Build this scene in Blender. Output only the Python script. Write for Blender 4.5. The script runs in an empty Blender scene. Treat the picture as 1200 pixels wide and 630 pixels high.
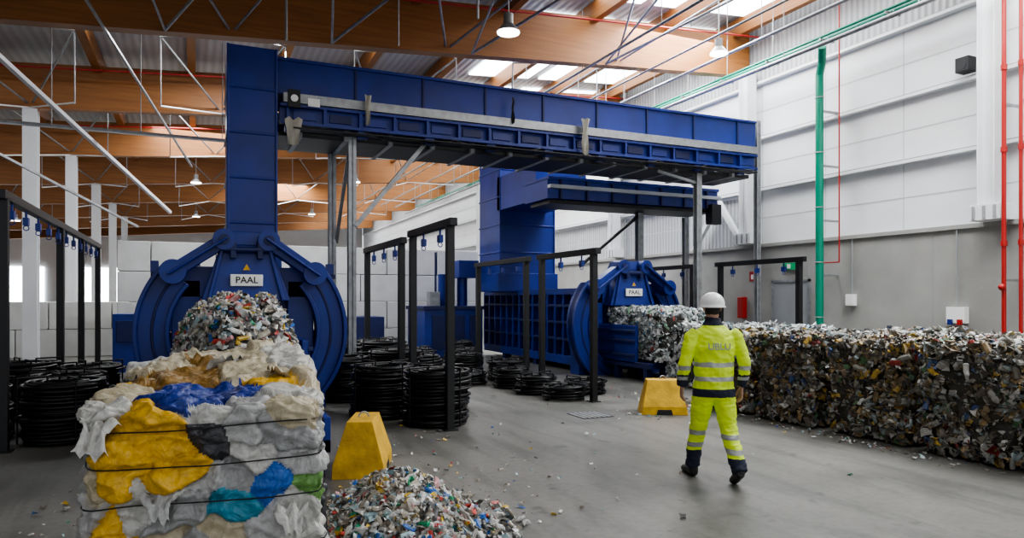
import bpy, bmesh, math, random
import numpy as np
from mathutils import Vector, Matrix, noise
random.seed(7); rng=np.random.default_rng(7)
S=bpy.context.scene
COL=S.collection

# ---------------------------------------------------------------- materials
def mat(name,col,rough=.5,metal=0.,noise_scale=0,noise_amt=.0,bump=0.,bump_scale=30,emit=0,spec=.5,col2=None):
    m=bpy.data.materials.new(name); m.use_nodes=True
    nt=m.node_tree; b=nt.nodes['Principled BSDF']
    b.inputs['Base Color'].default_value=(*col,1); b.inputs['Roughness'].default_value=rough
    b.inputs['Metallic'].default_value=metal
    b.inputs['Specular IOR Level'].default_value=spec
    tc=nt.nodes.new('ShaderNodeTexCoord')
    if noise_scale:
        n=nt.nodes.new('ShaderNodeTexNoise'); n.inputs['Scale'].default_value=noise_scale; n.inputs['Detail'].default_value=6
        nt.links.new(tc.outputs['Object'],n.inputs['Vector'])
        r=nt.nodes.new('ShaderNodeValToRGB')
        c2=col2 if col2 else tuple(c*(1-noise_amt) for c in col)
        r.color_ramp.elements[0].position=.3; r.color_ramp.elements[1].position=.7
        r.color_ramp.elements[0].color=(*c2,1); r.color_ramp.elements[1].color=(*col,1)
        nt.links.new(n.outputs['Fac'],r.inputs['Fac']); nt.links.new(r.outputs['Color'],b.inputs['Base Color'])
    if bump:
        n2=nt.nodes.new('ShaderNodeTexNoise'); n2.inputs['Scale'].default_value=bump_scale; n2.inputs['Detail'].default_value=4
        nt.links.new(tc.outputs['Object'],n2.inputs['Vector'])
        bp=nt.nodes.new('ShaderNodeBump'); bp.inputs['Strength'].default_value=bump; bp.inputs['Distance'].default_value=.02
        nt.links.new(n2.outputs['Fac'],bp.inputs['Height']); nt.links.new(bp.outputs['Normal'],b.inputs['Normal'])
    if emit:
        b.inputs['Emission Color'].default_value=(*col,1); b.inputs['Emission Strength'].default_value=emit
    return m
BLUE=mat('blue_paint',(.008,.032,.25),.42,0,1.3,.4,.06,6)
BLUED=mat('blue_paint_dark',(.005,.014,.10),.5,0,2,.4)
DARK=mat('dark_steel',(.010,.010,.012),.55)
BLACK=mat('black_paint',(.006,.006,.007),.5)
WIRE=mat('black_wire',(.010,.010,.011),.4,.3)
GALV=mat('galvanised_steel',(.36,.37,.38),.42,.5,8,.3)
WHITE=mat('white_paint',(.72,.73,.74),.5,0,1.5,.06)
SIGN=mat('sign_white',(.8,.8,.78),.5)
GREYP=mat('grey_paint',(.30,.31,.32),.5,0,2,.15)
JOINT=mat('panel_joint',(.5,.51,.52),.6)
RED=mat('red_paint',(.36,.015,.012),.4)
GREEN=mat('green_pipe_paint',(.0,.20,.12),.4)
EXITG=mat('exit_green',(.02,.4,.15),.5)
YEL=mat('yellow_concrete',(.70,.42,.03),.7,0,6,.4,.3,20)
SKYL=mat('skylight_glazing',(.9,.96,1.),.5,emit=4.5)
LAMP=mat('lamp_emitter',(1,.97,.9),.5,emit=5)
CONV=mat('cable_tray_grey',(.46,.48,.52),.45,.2)

def timber_mat():
    m=mat('glulam_timber',(.42,.17,.045),.55); nt=m.node_tree; b=nt.nodes['Principled BSDF']
    tc=nt.nodes.new('ShaderNodeTexCoord'); mp=nt.nodes.new('ShaderNodeMapping'); mp.inputs['Scale'].default_value=(.4,.4,9)
    n=nt.nodes.new('ShaderNodeTexNoise'); n.inputs['Scale'].default_value=2.0; n.inputs['Detail'].default_value=3
    r=nt.nodes.new('ShaderNodeValToRGB'); r.color_ramp.elements[0].color=(.22,.082,.018,1); r.color_ramp.elements[1].color=(.32,.125,.030,1)
    r.color_ramp.elements[0].position=.3; r.color_ramp.elements[1].position=.7
    nt.links.new(tc.outputs['Object'],mp.inputs['Vector']); nt.links.new(mp.outputs['Vector'],n.inputs['Vector'])
    nt.links.new(n.outputs['Fac'],r.inputs['Fac']); nt.links.new(r.outputs['Color'],b.inputs['Base Color'])
    return m
TIMBER=timber_mat()

def wave_mat(name,c1,c2,axis,scale,rough=.5,bump=.4):
    m=mat(name,c1,rough); nt=m.node_tree; b=nt.nodes['Principled BSDF']
    tc=nt.nodes.new('ShaderNodeTexCoord'); w=nt.nodes.new('ShaderNodeTexWave'); w.bands_direction=axis; w.inputs['Scale'].default_value=scale
    nt.links.new(tc.outputs['Object'],w.inputs['Vector'])
    mx=nt.nodes.new('ShaderNodeMix'); mx.data_type='RGBA'; mx.inputs[6].default_value=(*c2,1); mx.inputs[7].default_value=(*c1,1)
    nt.links.new(w.outputs['Fac'],mx.inputs[0]); nt.links.new(mx.outputs[2],b.inputs['Base Color'])
    bp=nt.nodes.new('ShaderNodeBump'); bp.inputs['Strength'].default_value=bump; bp.inputs['Distance'].default_value=.05
    nt.links.new(w.outputs['Fac'],bp.inputs['Height']); nt.links.new(bp.outputs['Normal'],b.inputs['Normal'])
    return m
DECK=wave_mat('roof_deck_metal',(.46,.47,.48),(.37,.38,.39),'X',1.6,.5,.25)
CLAD=wave_mat('corrugated_cladding',(.48,.49,.50),(.32,.33,.34),'Y',2.2)

def floor_mat():
    m=mat('polished_concrete',(.2,.2,.2),.4); nt=m.node_tree; b=nt.nodes['Principled BSDF']
    tc=nt.nodes.new('ShaderNodeTexCoord')
    def layer(scale,detail,p0,p1,c0,c1,vec=None,dist=0):
        n=nt.nodes.new('ShaderNodeTexNoise'); n.inputs['Scale'].default_value=scale; n.inputs['Detail'].default_value=detail; n.inputs['Roughness'].default_value=.62; n.inputs['Distortion'].default_value=dist
        nt.links.new(vec or tc.outputs['Object'],n.inputs['Vector'])
        r=nt.nodes.new('ShaderNodeValToRGB'); r.color_ramp.elements[0].position=p0; r.color_ramp.elements[1].position=p1
        r.color_ramp.elements[0].color=(c0,c0,c0*.98,1); r.color_ramp.elements[1].color=(c1,c1*.99,c1*.965,1)
        nt.links.new(n.outputs['Fac'],r.inputs['Fac']); return n,r.outputs['Color']
    def mul(a,c):
        mx=nt.nodes.new('ShaderNodeMix'); mx.data_type='RGBA'; mx.blend_type='MULTIPLY'; mx.inputs[0].default_value=1
        nt.links.new(a,mx.inputs[6]); nt.links.new(c,mx.inputs[7]); return mx.outputs[2]
    n,base=layer(.6,9,.32,.7,.12,.205)
    _,fine=layer(14,5,.3,.6,.75,1)
    mp=nt.nodes.new('ShaderNodeMapping'); mp.inputs['Scale'].default_value=(2.4,.35,1); mp.inputs['Rotation'].default_value=(0,0,.25); nt.links.new(tc.outputs['Object'],mp.inputs['Vector'])
    _,streak=layer(1.4,6,.36,.52,.70,1,mp.outputs['Vector'],.6)
    _,spots=layer(3.3,3,.30,.36,.60,1)
    out=mul(mul(mul(base,fine),streak),spots)
    nt.links.new(out,b.inputs['Base Color'])
    mr=nt.nodes.new('ShaderNodeMapRange'); mr.inputs[3].default_value=.26; mr.inputs[4].default_value=.58
    nt.links.new(n.outputs['Fac'],mr.inputs[0]); nt.links.new(mr.outputs[0],b.inputs['Roughness'])
    return m
FLOOR=floor_mat()
CONC=mat('cast_concrete',(.34,.335,.315),.8,0,1.2,.22,.15,12)
BLOCK=mat('concrete_block',(.62,.62,.60),.8,0,2.2,.15,.1,20)

def attr_mat(name,rough=.4,bump=.0,bscale=14,spec=.5,dirt=.8):
    m=mat(name,(.5,.5,.5),rough,spec=spec); nt=m.node_tree; b=nt.nodes['Principled BSDF']
    a=nt.nodes.new('ShaderNodeAttribute'); a.attribute_name='Col'
    tc=nt.nodes.new('ShaderNodeTexCoord'); n=nt.nodes.new('ShaderNodeTexNoise'); n.inputs['Scale'].default_value=22; n.inputs['Detail'].default_value=5
    nt.links.new(tc.outputs['Object'],n.inputs['Vector'])
    r=nt.nodes.new('ShaderNodeValToRGB'); r.color_ramp.elements[0].position=.3; r.color_ramp.elements[1].position=.62
    r.color_ramp.elements[0].color=(.62,.6,.57,1); r.color_ramp.elements[1].color=(1,1,1,1)
    nt.links.new(n.outputs['Fac'],r.inputs['Fac'])
    mx=nt.nodes.new('ShaderNodeMix'); mx.data_type='RGBA'; mx.blend_type='MULTIPLY'; mx.inputs[0].default_value=dirt
    nt.links.new(a.outputs['Color'],mx.inputs[6]); nt.links.new(r.outputs['Color'],mx.inputs[7]); nt.links.new(mx.outputs[2],b.inputs['Base Color'])
    if bump:
        n2=nt.nodes.new('ShaderNodeTexNoise'); n2.inputs['Scale'].default_value=bscale; n2.inputs['Detail'].default_value=6; n2.inputs['Distortion'].default_value=2.5
        nt.links.new(tc.outputs['Object'],n2.inputs['Vector'])
        bp=nt.nodes.new('ShaderNodeBump'); bp.inputs['Strength'].default_value=bump; bp.inputs['Distance'].default_value=.03
        nt.links.new(n2.outputs['Fac'],bp.inputs['Height']); nt.links.new(bp.outputs['Normal'],b.inputs['Normal'])
    return m
CHIP=attr_mat('mixed_plastic_waste',.36)
FILM=attr_mat('plastic_film',.30,.55,12,dirt=.65)

# ---------------------------------------------------------------- mesh builder
class MB:
    def __init__(s): s.v=[];s.f=[];s.m=[];s.mats=[];s.sm=[]
    def mi(s,m):
        if m not in s.mats: s.mats.append(m)
        return s.mats.index(m)
    def add(s,vs,fs,m,smooth=False):
        o=len(s.v); s.v+= [tuple(v) for v in vs]; i=s.mi(m)
        for f in fs: s.f.append(tuple(o+k for k in f)); s.m.append(i); s.sm.append(smooth)
    def hexa(s,p,m):
        s.add(p,[(0,3,2,1),(4,5,6,7),(0,1,5,4),(1,2,6,5),(2,3,7,6),(3,0,4,7)],m)
    def box(s,x0,x1,y0,y1,z0,z1,m,zf=None):
        p=[(x0,y0,z0),(x1,y0,z0),(x1,y1,z0),(x0,y1,z0),(x0,y0,z1),(x1,y0,z1),(x1,y1,z1),(x0,y1,z1)]
        if zf: p=[(a,b,c+zf(a)) for a,b,c in p]
        s.hexa(p,m)
    def bar(s,p0,p1,w,h,m,up=(0,0,1)):
        p0=Vector(p0);p1=Vector(p1);d=(p1-p0).normalized();up=Vector(up)
        if abs(d.dot(up))>.98: up=Vector((0,1,0))
        a=d.cross(up).normalized();b=a.cross(d).normalized()
        a=a*w/2;b=b*h/2
        s.hexa([p0-a-b,p0+a-b,p1+a-b,p1-a-b,p0-a+b,p0+a+b,p1+a+b,p1-a+b],m)
    def cyl(s,p0,p1,r,m,n=12,r2=None,cap=True):
        p0=Vector(p0);p1=Vector(p1);d=(p1-p0).normalized();up=Vector((0,0,1))
        if abs(d.z)>.95: up=Vector((1,0,0))
        a=d.cross(up).normalized();b=d.cross(a).normalized(); r2=r if r2 is None else r2
        vs=[];
        for k in range(n):
            t=2*math.pi*k/n; e=a*math.cos(t)+b*math.sin(t); vs.append(p0+e*r)
        for k in range(n):
            t=2*math.pi*k/n; e=a*math.cos(t)+b*math.sin(t); vs.append(p1+e*r2)
        s.add(vs,[(k,(k+1)%n,n+(k+1)%n,n+k) for k in range(n)],m,True)
        if cap:
            s.add(vs[:n],[tuple(range(n))[::-1]],m); s.add(vs[n:],[tuple(range(n))],m)
    def tube(s,pts,r,m,n=10):
        for a,b in zip(pts[:-1],pts[1:]): s.cyl(a,b,r,m,n)
        for p in pts[1:-1]: s.sphere(p,r*1.02,m,8,6)
    def sphere(s,c,r,m,n=12,k=8,sc=(1,1,1)):
        vs=[];fs=[]
        for i in range(k+1):
            ph=math.pi*i/k
            for j in range(n):
                t=2*math.pi*j/n; vs.append((c[0]+sc[0]*r*math.sin(ph)*math.cos(t),c[1]+sc[1]*r*math.sin(ph)*math.sin(t),c[2]+sc[2]*r*math.cos(ph)))
        for i in range(k):
            for j in range(n): fs.append((i*n+j,(i+1)*n+j,(i+1)*n+(j+1)%n,i*n+(j+1)%n))
        s.add(vs,fs,m,True)
    def torus(s,c,R,r,m,n=36,k=6,ax=2,wob=0):
        vs=[];fs=[]
        ph0=random.random()*6
        for i in range(n):
            t=2*math.pi*i/n; RR=R+wob*math.sin(3*t+ph0)
            for j in range(k):
                p=2*math.pi*j/k; q=[(RR+r*math.cos(p))*math.cos(t),(RR+r*math.cos(p))*math.sin(t),r*math.sin(p)+wob*.6*math.sin(2*t+ph0)]
                if ax==1: q=[q[0],q[2],q[1]]
                vs.append((c[0]+q[0],c[1]+q[1],c[2]+q[2]))
        for i in range(n):
            for j in range(k):
                a=i*k+j;b=((i+1)%n)*k+j;c2=((i+1)%n)*k+(j+1)%k;d=i*k+(j+1)%k; fs.append((a,b,c2,d))
        s.add(vs,fs,m,True)
    def ringY(s,cx,cz,y0,y1,ro,ri,m,n=56,a0=0,a1=2*math.pi):
        vs=[];full=abs(a1-a0-2*math.pi)<1e-6; N=n if full else n+1
        for i in range(N):
            t=a0+(a1-a0)*i/n; c,sn=math.cos(t),math.sin(t)
            vs+=[(cx+ro*c,y0,cz+ro*sn),(cx+ri*c,y0,cz+ri*sn),(cx+ri*c,y1,cz+ri*sn),(cx+ro*c,y1,cz+ro*sn)]
        fs=[]
        for i in range(n):
            a=i*4;b=((i+1)%N)*4
            for j in range(4): fs.append((a+j,b+j,b+(j+1)%4,a+(j+1)%4))
        if not full: fs+=[(0,1,2,3),(n*4+3,n*4+2,n*4+1,n*4)]
        s.add(vs,fs,m)
    def obj(s,name,bevel=0,parent=None):
        me=bpy.data.meshes.new(name); me.from_pydata(s.v,[],s.f)
        for m in s.mats: me.materials.append(m)
        me.polygons.foreach_set('material_index',s.m); me.polygons.foreach_set('use_smooth',s.sm); me.update()
        bm=bmesh.new(); bm.from_mesh(me); bmesh.ops.recalc_face_normals(bm,faces=bm.faces); bm.to_mesh(me); bm.free()
        o=bpy.data.objects.new(name,me); COL.objects.link(o)
        if bevel:
            b=o.modifiers.new('bevel','BEVEL'); b.width=bevel; b.segments=2; b.limit_method='ANGLE'; b.angle_limit=.9
        if parent: o.parent=parent
        return o

def text(body,size,loc,rot,m,name,parent=None,ext=.002):
    c=bpy.data.curves.new(name,'FONT'); c.body=body; c.size=size; c.extrude=ext; c.align_x='CENTER'; c.align_y='CENTER'; c.offset=size*.012
    o=bpy.data.objects.new(name,c); COL.objects.link(o); o.location=loc; o.rotation_euler=rot; c.materials.append(m)
    if parent: o.parent=parent
    return o

# ---------------------------------------------------------------- room shell
WX=13.0
zr=lambda X:6.28+.072*(X+2.9)       # underside of main beams
b=MB(); b.box(-20.3,WX+.3,-4,60,-.15,0,FLOOR); b.obj('floor')
b=MB(); b.box(-20.2,WX+.25,-4,60,1.40,1.52,DECK,zr); b.obj('ceiling')
b=MB()
for y0 in [2.6+6*k-6 for k in range(10)]:
    for (xa,xb) in [(7.4,9.35),(9.7,11.0),(11.35,12.7)]:
        b.box(xa,xb,y0,y0+4.9,1.34,1.38,SKYL,zr)
for y0 in (16.6,22.6,28.5,34.5,40.5,46.5): b.box(-14,5.6,y0,y0+.55,1.34,1.38,SKYL,zr)
b.obj('window_1')
for k,Y in enumerate([2,8,14,20,26,32,38,44,50,56]):
    b=MB(); b.box(-20,WX-.05,Y-.13,Y+.13,0,1.08,TIMBER,zr); 
    b.obj('glulam_beam')
b=MB()
for X in np.arange(-19,13,2.1):
    b.box(X-.09,X+.09,-3.8,59.8,.94,1.36,TIMBER,zr)
b.obj('roof_purlins')
# right wall
b=MB(); b.box(WX,WX+.3,-4,60,0,3.0,CONC)
for y in np.arange(-3,60,3.0): b.box(WX-.004,WX+.002,y-.007,y+.007,0,3,GREYP)
b.box(WX-.06,WX+.3,-4,60,3.0,3.08,CONC)
b.box(WX+.1,WX+.2,-4,14,3.08,9.2,WHITE)
b.box(WX+.1,WX+.2,14,60,3.08,4.35,CLAD)
b.box(WX+.1,WX+.2,14,60,4.35,9.2,WHITE)
b.box(WX+.04,WX+.1,-4,60,7.2,9.2,CLAD)
for z in (4.45,5.75,7.15):
    b.box(WX-.06,WX+.12,-4,60,z-.03,z+.03,WHITE); b.box(WX-.02,WX+.1,-4,60,z+.03,z+.06,GREYP)
for z in (3.75,5.1,6.45): b.box(WX+.095,WX+.101,-4,60,z-.012,z+.012,JOINT)
for y in np.arange(-3.9,14,1.94): b.box(WX+.095,WX+.102,y-.01,y+.01,3.1,7.2,JOINT)
b.obj('wall_right')
b=MB(); b.box(-20.3,-20,-4,60,0,7,WHITE); b.obj('wall_left')
b=MB(); b.box(-20,WX,60,60.3,0,9,WHITE); b.obj('wall_back')
b=MB()
for x in range(-18,12,5): b.box(x,x+3,59.9,59.99,1.2,4.0,SKYL)
b.obj('window_2')
for Y in (1.9,7.75,13.7,19.9,26,32):
    b=MB(); b.box(WX-.42,WX-.12,Y-.15,Y-.13,3.1,zr(13),WHITE); b.box(WX-.42,WX-.12,Y+.13,Y+.15,3.1,zr(13),WHITE)
    b.box(WX-.28,WX-.26,Y-.14,Y+.14,3.1,zr(13),WHITE); b.box(WX-.45,WX-.06,Y-.27,Y+.27,3.08,3.36,WHITE)
    for q in (-.18,0,.18): b.box(WX-.47,WX-.45,Y+q-.025,Y+q+.025,3.1,3.33,GREYP)
    b.obj('steel_column',.004)
for Y in (14,20,26,32,38,44):
    b=MB(); b.box(-3.75,-3.45,Y-.15,Y-.12,0,zr(-3.6),WHITE); b.box(-3.75,-3.45,Y+.12,Y+.15,0,zr(-3.6),WHITE); b.box(-3.62,-3.58,Y-.14,Y+.14,0,zr(-3.6),WHITE)
    b.box(-3.85,-3.35,Y-.25,Y+.25,0,.03,GALV)
    b.obj('steel_column')
b=MB(); b.bar((WX-.15,15.9,3.1),(WX-.15,14.9,4.3),.12,.12,WHITE); b.bar((WX-.15,14.0,3.1),(WX-.15,14.9,4.3),.12,.12,WHITE); b.obj('wall_brace')

b=MB()
BH=.81
def blocks(x0,x1,y,n,first=0):
    for r in range(n):
        x=x0-(.8 if r%2 else 0)
        while x<x1:
            xa=max(x,x0);xb=min(x+1.6,x1)
            if xb-xa>.05: b.box(xa+.012,xb-.012,y,y+.8,r*BH+.006,(r+1)*BH-.006,BLOCK)
            x+=1.6
blocks(-1.9,8.3,21,4); b.obj('wall_partition',.018)
b=MB(); blocks(-9.5,-1.9,24,2); b.obj('wall_partition_low',.018)

# ---------------------------------------------------------------- door, signs, boxes on wall
b=MB(); b.box(WX-.03,WX,12.0,13.05,0,2.1,GREYP); b.box(WX-.05,WX,11.94,12.0,0,2.16,GALV); b.box(WX-.05,WX,13.05,13.11,0,2.16,GALV); b.box(WX-.05,WX,11.94,13.11,2.1,2.16,GALV)
b.box(WX-.09,WX-.03,12.12,12.16,1.0,1.05,DARK); b.box(WX-.09,WX-.07,12.12,12.28,1.0,1.03,DARK); b.obj('door_1')
b=MB(); b.box(WX-.06,WX,12.35,12.75,2.4,2.56,EXITG); b.box(WX-.065,WX-.06,12.5,12.6,2.43,2.53,SIGN); b.obj('exit_sign')
b=MB(); b.box(WX-.02,WX,13.7,13.9,2.15,2.4,RED); b.box(WX-.025,WX-.02,13.76,13.84,2.2,2.32,SIGN); b.obj('fire_sign')
b=MB(); b.box(WX-.12,WX,8.3,8.65,1.25,1.55,SIGN); b.box(WX-.17,WX-.12,8.34,8.42,1.22,1.32,RED); b.box(WX-.17,WX-.12,8.52,8.6,1.22,1.32,BLUE)
b.cyl((WX-.04,8.5,1.55),(WX-.04,8.5,3),.015,GREYP,8); b.obj('socket_box')
b=MB(); b.box(WX-.25,WX,8.15,8.4,5.85,6.12,BLACK); b.cyl((WX-.255,8.27,5.98),(WX-.245,8.27,5.98),.09,DARK); b.obj('loudspeaker',.01)
b=MB(); b.box(WX-.12,WX,10.7,10.9,1.55,1.8,SIGN); b.cyl((WX-.03,10.8,1.8),(WX-.03,10.8,3),.012,GREYP,8); b.obj('fuse_box',.008)
b=MB(); b.box(WX-.16,WX,14.0,14.2,1.2,1.75,RED); b.obj('fire_hose_cabinet',.02)

# ---------------------------------------------------------------- pipes
b=MB(); x=WX-.55
b.tube([(x,11.2,0),(x,11.2,6.6),(x-.04,11.1,6.85),(x-.2,10.95,7.1)],.085,GREEN,14)
for z in (1,2.2,3.4,4.6,5.8): b.box(x,WX,11.17,11.23,z,z+.04,GALV); b.torus((x,11.2,z+.3),.088,.012,GALV,18,5)
b.obj('green_down_pipe')
b=MB()
b.cyl((12.0,-3,7.12),(12.0,40,7.12),.06,GREEN,12)
b.cyl((11.8,-3,7.12),(11.8,40,7.12),.03,GREEN,10)
for y in np.arange(0,40,1.5): b.box(11.7,12.1,y,y+.04,7.02,7.06,GALV); b.cyl((11.9,y,7.04),(11.9,y,8.5),.008,GALV,6)
b.obj('green_overhead_pipe')
b=MB()
for (X,z,r) in ((11.2,6.7,.045),(10.6,7.05,.035),(9.7,7.08,.025),(8.1,6.95,.03)):
    b.cyl((X,-3,z),(X,40,z),r,GALV,10)
    for y in np.arange(2,40,3): b.cyl((X,y,z),(X,y,zr(X)+1.3),.008,GALV,6)
b.obj('overhead_conduit')
b=MB()
for yy,r in ((7.42,.036),(7.15,.030)):
    b.cyl((WX-.45,yy,.0),(WX-.45,yy,8.5),r,RED,12)
    for z in (1,2.6,4.2,5.6): b.cyl((WX-.45,yy,z),(WX-.45,yy,z+.09),r*1.4,RED,12)
    b.box(WX-.45,WX,yy-.02,yy+.02,2,2.04,GALV); b.box(WX-.45,WX,yy-.02,yy+.02,5,5.04,GALV)
b.sphere((WX-.5,7.42,1.9),.06,RED)
b.obj('sprinkler_riser')
b=MB(); b.cyl((WX-.3,10.9,2.5),(WX-.3,10.9,8.3),.016,RED,8); b.cyl((WX-.3,10.9,2.5),(WX-.3,11.5,2.5),.016,RED,8)
b.obj('sprinkler_branch_pipe')
def zz(X,o): return zr(X)+o
b=MB()
for Y in (13.4,19.3,25.3):
    b.cyl((-14,Y,zz(-14,.82)),(12.8,Y,zz(12.8,.82)),.024,RED,8)
b.obj('sprinkler_mains')
b=MB()
for Y in (14,20,26,32,38,44):
    for X in np.arange(-12,12,4.2):
        for sx in (-1.3,1.3):
            b.cyl((X,Y,zz(X,.1)),(X+sx,Y+3,zz(X+sx,.95)),.024,GALV,8); b.cyl((X,Y,zz(X,.1)),(X+sx,Y-3,zz(X+sx,.95)),.024,GALV,8)
            if Y>14: b.cyl((X,Y-.2,zz(X,.0)),(X+sx,Y-3,zz(X+sx,-.55)),.018,WHITE,8); b.cyl((X+sx,Y-3,zz(X+sx,-.55)),(X+sx,Y-3,zz(X+sx,1.3)),.014,GALV,6)
for X in (-5.2,-3.5,-.5,2.4,5.3,8.6):
    b.cyl((X,13.8,zz(X,.0)),(X+2.4,8.2,zz(X+2.4,1.0)),.028,GALV,8); b.cyl((X,13.8,zz(X,.0)),(X-.9,8.2,zz(X-.9,1.0)),.024,GALV,8)
b.obj('roof_bracing')
b=MB(); b.bar((-3.6,9.0,5.9),(-.6,19.8,3.9),.07,.07,WHITE); b.bar((-2.2,9.5,6.9),(-.1,19.8,5.1),.04,.04,GALV); b.bar((-5.6,15,5.6),(-1.4,20.8,3.6),.05,.05,GALV)
b.obj('bracing_tube')
b=MB(); b.box(-9,2.2,15.6,15.75,4.95,5.0,GALV); 
for X in np.arange(-8.5,2,1.5): b.cyl((X,15.7,5),(X,15.7,7),.01,GALV,6)
b.obj('cable_tray')
b=MB()
for (X,Y,r) in ((2.05,9.5,.02),(3.9,9.9,.02),(1.35,12.0,.022),(3.1,11.5,.014)):
    b.cyl((X,Y,5.95),(X,Y,7.7),r,GALV,8)
b.obj('hanger_rod')

def lamp(X,Y,z):
    b=MB(); b.cyl((X,Y,z+.28),(X,Y,zz(X,1.3)),.012,GALV,6); b.cyl((X,Y,z+.12),(X,Y,z+.3),.08,GALV,16)
    b.cyl((X,Y,z),(X,Y,z+.13),.2,GALV,24,.09); b.cyl((X,Y,z-.02),(X,Y,z),.185,LAMP,24); b.obj('high_bay_lamp')
lamp(4.72,10.6,6.12); lamp(10.0,11.6,6.85); lamp(10.2,7.6,6.65)
for X in (-8,0,6):
    for Y in (29,41): lamp(X,Y,zr(X)-.4)

# ---------------------------------------------------------------- conveyor
b=MB(); Y0=12.55;Y1=14.0
b.box(1.25,11.9,Y0,Y1-.2,5.22,5.80,BLUE)
b.box(1.25,11.9,Y0-.05,Y1-.15,5.78,5.83,BLUE)
for X in np.arange(2.6,11.8,1.25): b.box(X-.02,X+.02,Y0-.03,Y1-.17,5.22,5.83,BLUED)
b.box(1.35,11.8,Y0-.16,Y0-.02,5.06,5.19,CONV); b.box(1.35,11.8,Y0-.17,Y0-.155,5.04,5.20,GALV)
b.box(1.3,11.85,Y0-.02,Y0+.1,4.68,5.04,BLUE)
b.box(1.3,11.85,Y0-.14,Y0+.1,4.98,5.03,BLUE); b.box(1.3,11.85,Y0-.14,Y0+.1,4.68,4.73,BLUE)
b.box(1.3,11.85,Y1-.1,Y1,4.68,5.22,BLUE)
for i,X in enumerate(np.arange(1.4,11.8,.62)):
    b.box(X,X+.05,Y0-.13,Y0,4.72,5.0,BLUE)
    b.box(X+.12,X+.5,Y0-.05,Y0-.015,4.79,4.93,BLUED if i%2 else BLUE)
    if i%2==0: b.box(X-.02,X+.16,Y0-.10,Y0+.02,4.55,4.70,BLUE)
b.box(1.3,11.8,Y0+.1,Y1-.1,4.52,4.6,DARK)
for X in np.arange(1.6,11.7,.8): b.box(X,X+.08,Y0,Y1,4.50,4.7,GREYP)
b.box(1.5,11.7,Y0-.3,Y0-.02,4.58,4.6,DARK)
b.box(1.42,1.62,Y0-.22,Y0-.16,4.95,5.25,BLACK); b.cyl((1.52,Y0-.24,5.1),(1.52,Y0-.215,5.1),.06,SIGN,16)
b.box(1.75,1.95,Y0-.18,Y0-.175,5.0,5.14,SIGN)
b.box(7.3,12.2,14.2,15.4,4.0,4.45,BLUE); b.box(7.3,12.2,14.14,15.45,4.43,4.5,BLUE); b.box(7.3,12.2,14.05,14.2,4.22,4.3,CONV)
for X in np.arange(7.6,12.1,.7): b.box(X,X+.05,14.14,15.46,4.0,4.45,BLUED)
b.box(7.4,12.1,14.3,15.3,3.9,3.98,DARK)
b.box(7.5,8.9,15.2,17.6,4.1,5.0,BLUE)
b.box(11.9,12.2,14.05,14.3,3.6,4.1,DARK)
# slack cables slung below the girder
for (xa,xb,zc,dz) in ((2.7,4.4,4.66,.16),(4.4,6.2,4.66,.12),(7.2,9.0,4.66,.18),(9.0,10.3,4.66,.14)):
    pts=[(xa+(xb-xa)*t/10,Y0-.2,zc-dz*4*(t/10)*(1-t/10)) for t in range(11)]
    for p,q in zip(pts[:-1],pts[1:]): b.cyl(p,q,.014,DARK,6)
conveyor=b.obj('belt_conveyor',.006)
def gcol(x,y,z1,w=.13,z0=0):
    b.box(x-w/2,x+w/2,y-w/2,y-w/2+.015,z0,z1,GALV); b.box(x-w/2,x+w/2,y+w/2-.015,y+w/2,z0,z1,GALV); b.box(x-.01,x+.01,y-w/2,y+w/2,z0,z1,GALV)
    if z0==0: b.box(x-w,x+w,y-w,y+w,0,.025,GALV)
b=MB(); gcol(2.55,12.65,4.68,.14); gcol(2.42,13.9,4.68,.14); b.bar((2.6,12.6,3.0),(3.95,12.6,4.66),.1,.08,GALV); 
b.bar((2.5,13.9,2.8),(2.5,12.6,4.4),.06,.06,GALV)
gcol(10.35,15.0,3.9,.16); gcol(10.3,12.65,4.52,.14); b.bar((10.3,12.65,4.3),(9.2,12.65,4.5),.06,.06,GALV); b.bar((10.35,15.0,3.85),(8.6,15.0,2.5),.07,.07,DARK)
gcol(12.1,12.7,5.9,.12); gcol(12.05,15.3,3.9,.14)
b.obj('conveyor_support',.003)
b=MB()
def rag(c,w,h,m):
    n=7;vs=[];fs=[]
    for i in range(n):
        for j in range(5):
            t=i/(n-1); ww=w*(1-.5*t)+random.uniform(-.02,.02)
            vs.append((c[0]+(j/4-.5)*ww,c[1]-.03-.04*math.sin(j*2.3+i)-.02,c[2]-t*h+random.uniform(-.03,.03)))
    for i in range(n-1):
        for j in range(4): a=i*5+j; fs.append((a,a+1,a+6,a+5))
    b.add(vs,fs,m,True)
RAG=mat('dusty_film',(.35,.33,.28),.7)
rag((7.15,12.3,5.35),.2,.75,RAG); rag((2.75,12.3,5.3),.12,.55,RAG); rag((5.6,12.4,5.6),.06,.5,DARK); rag((1.5,12.35,4.75),.3,.45,RAG)
b.obj('caught_plastic_film')

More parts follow.
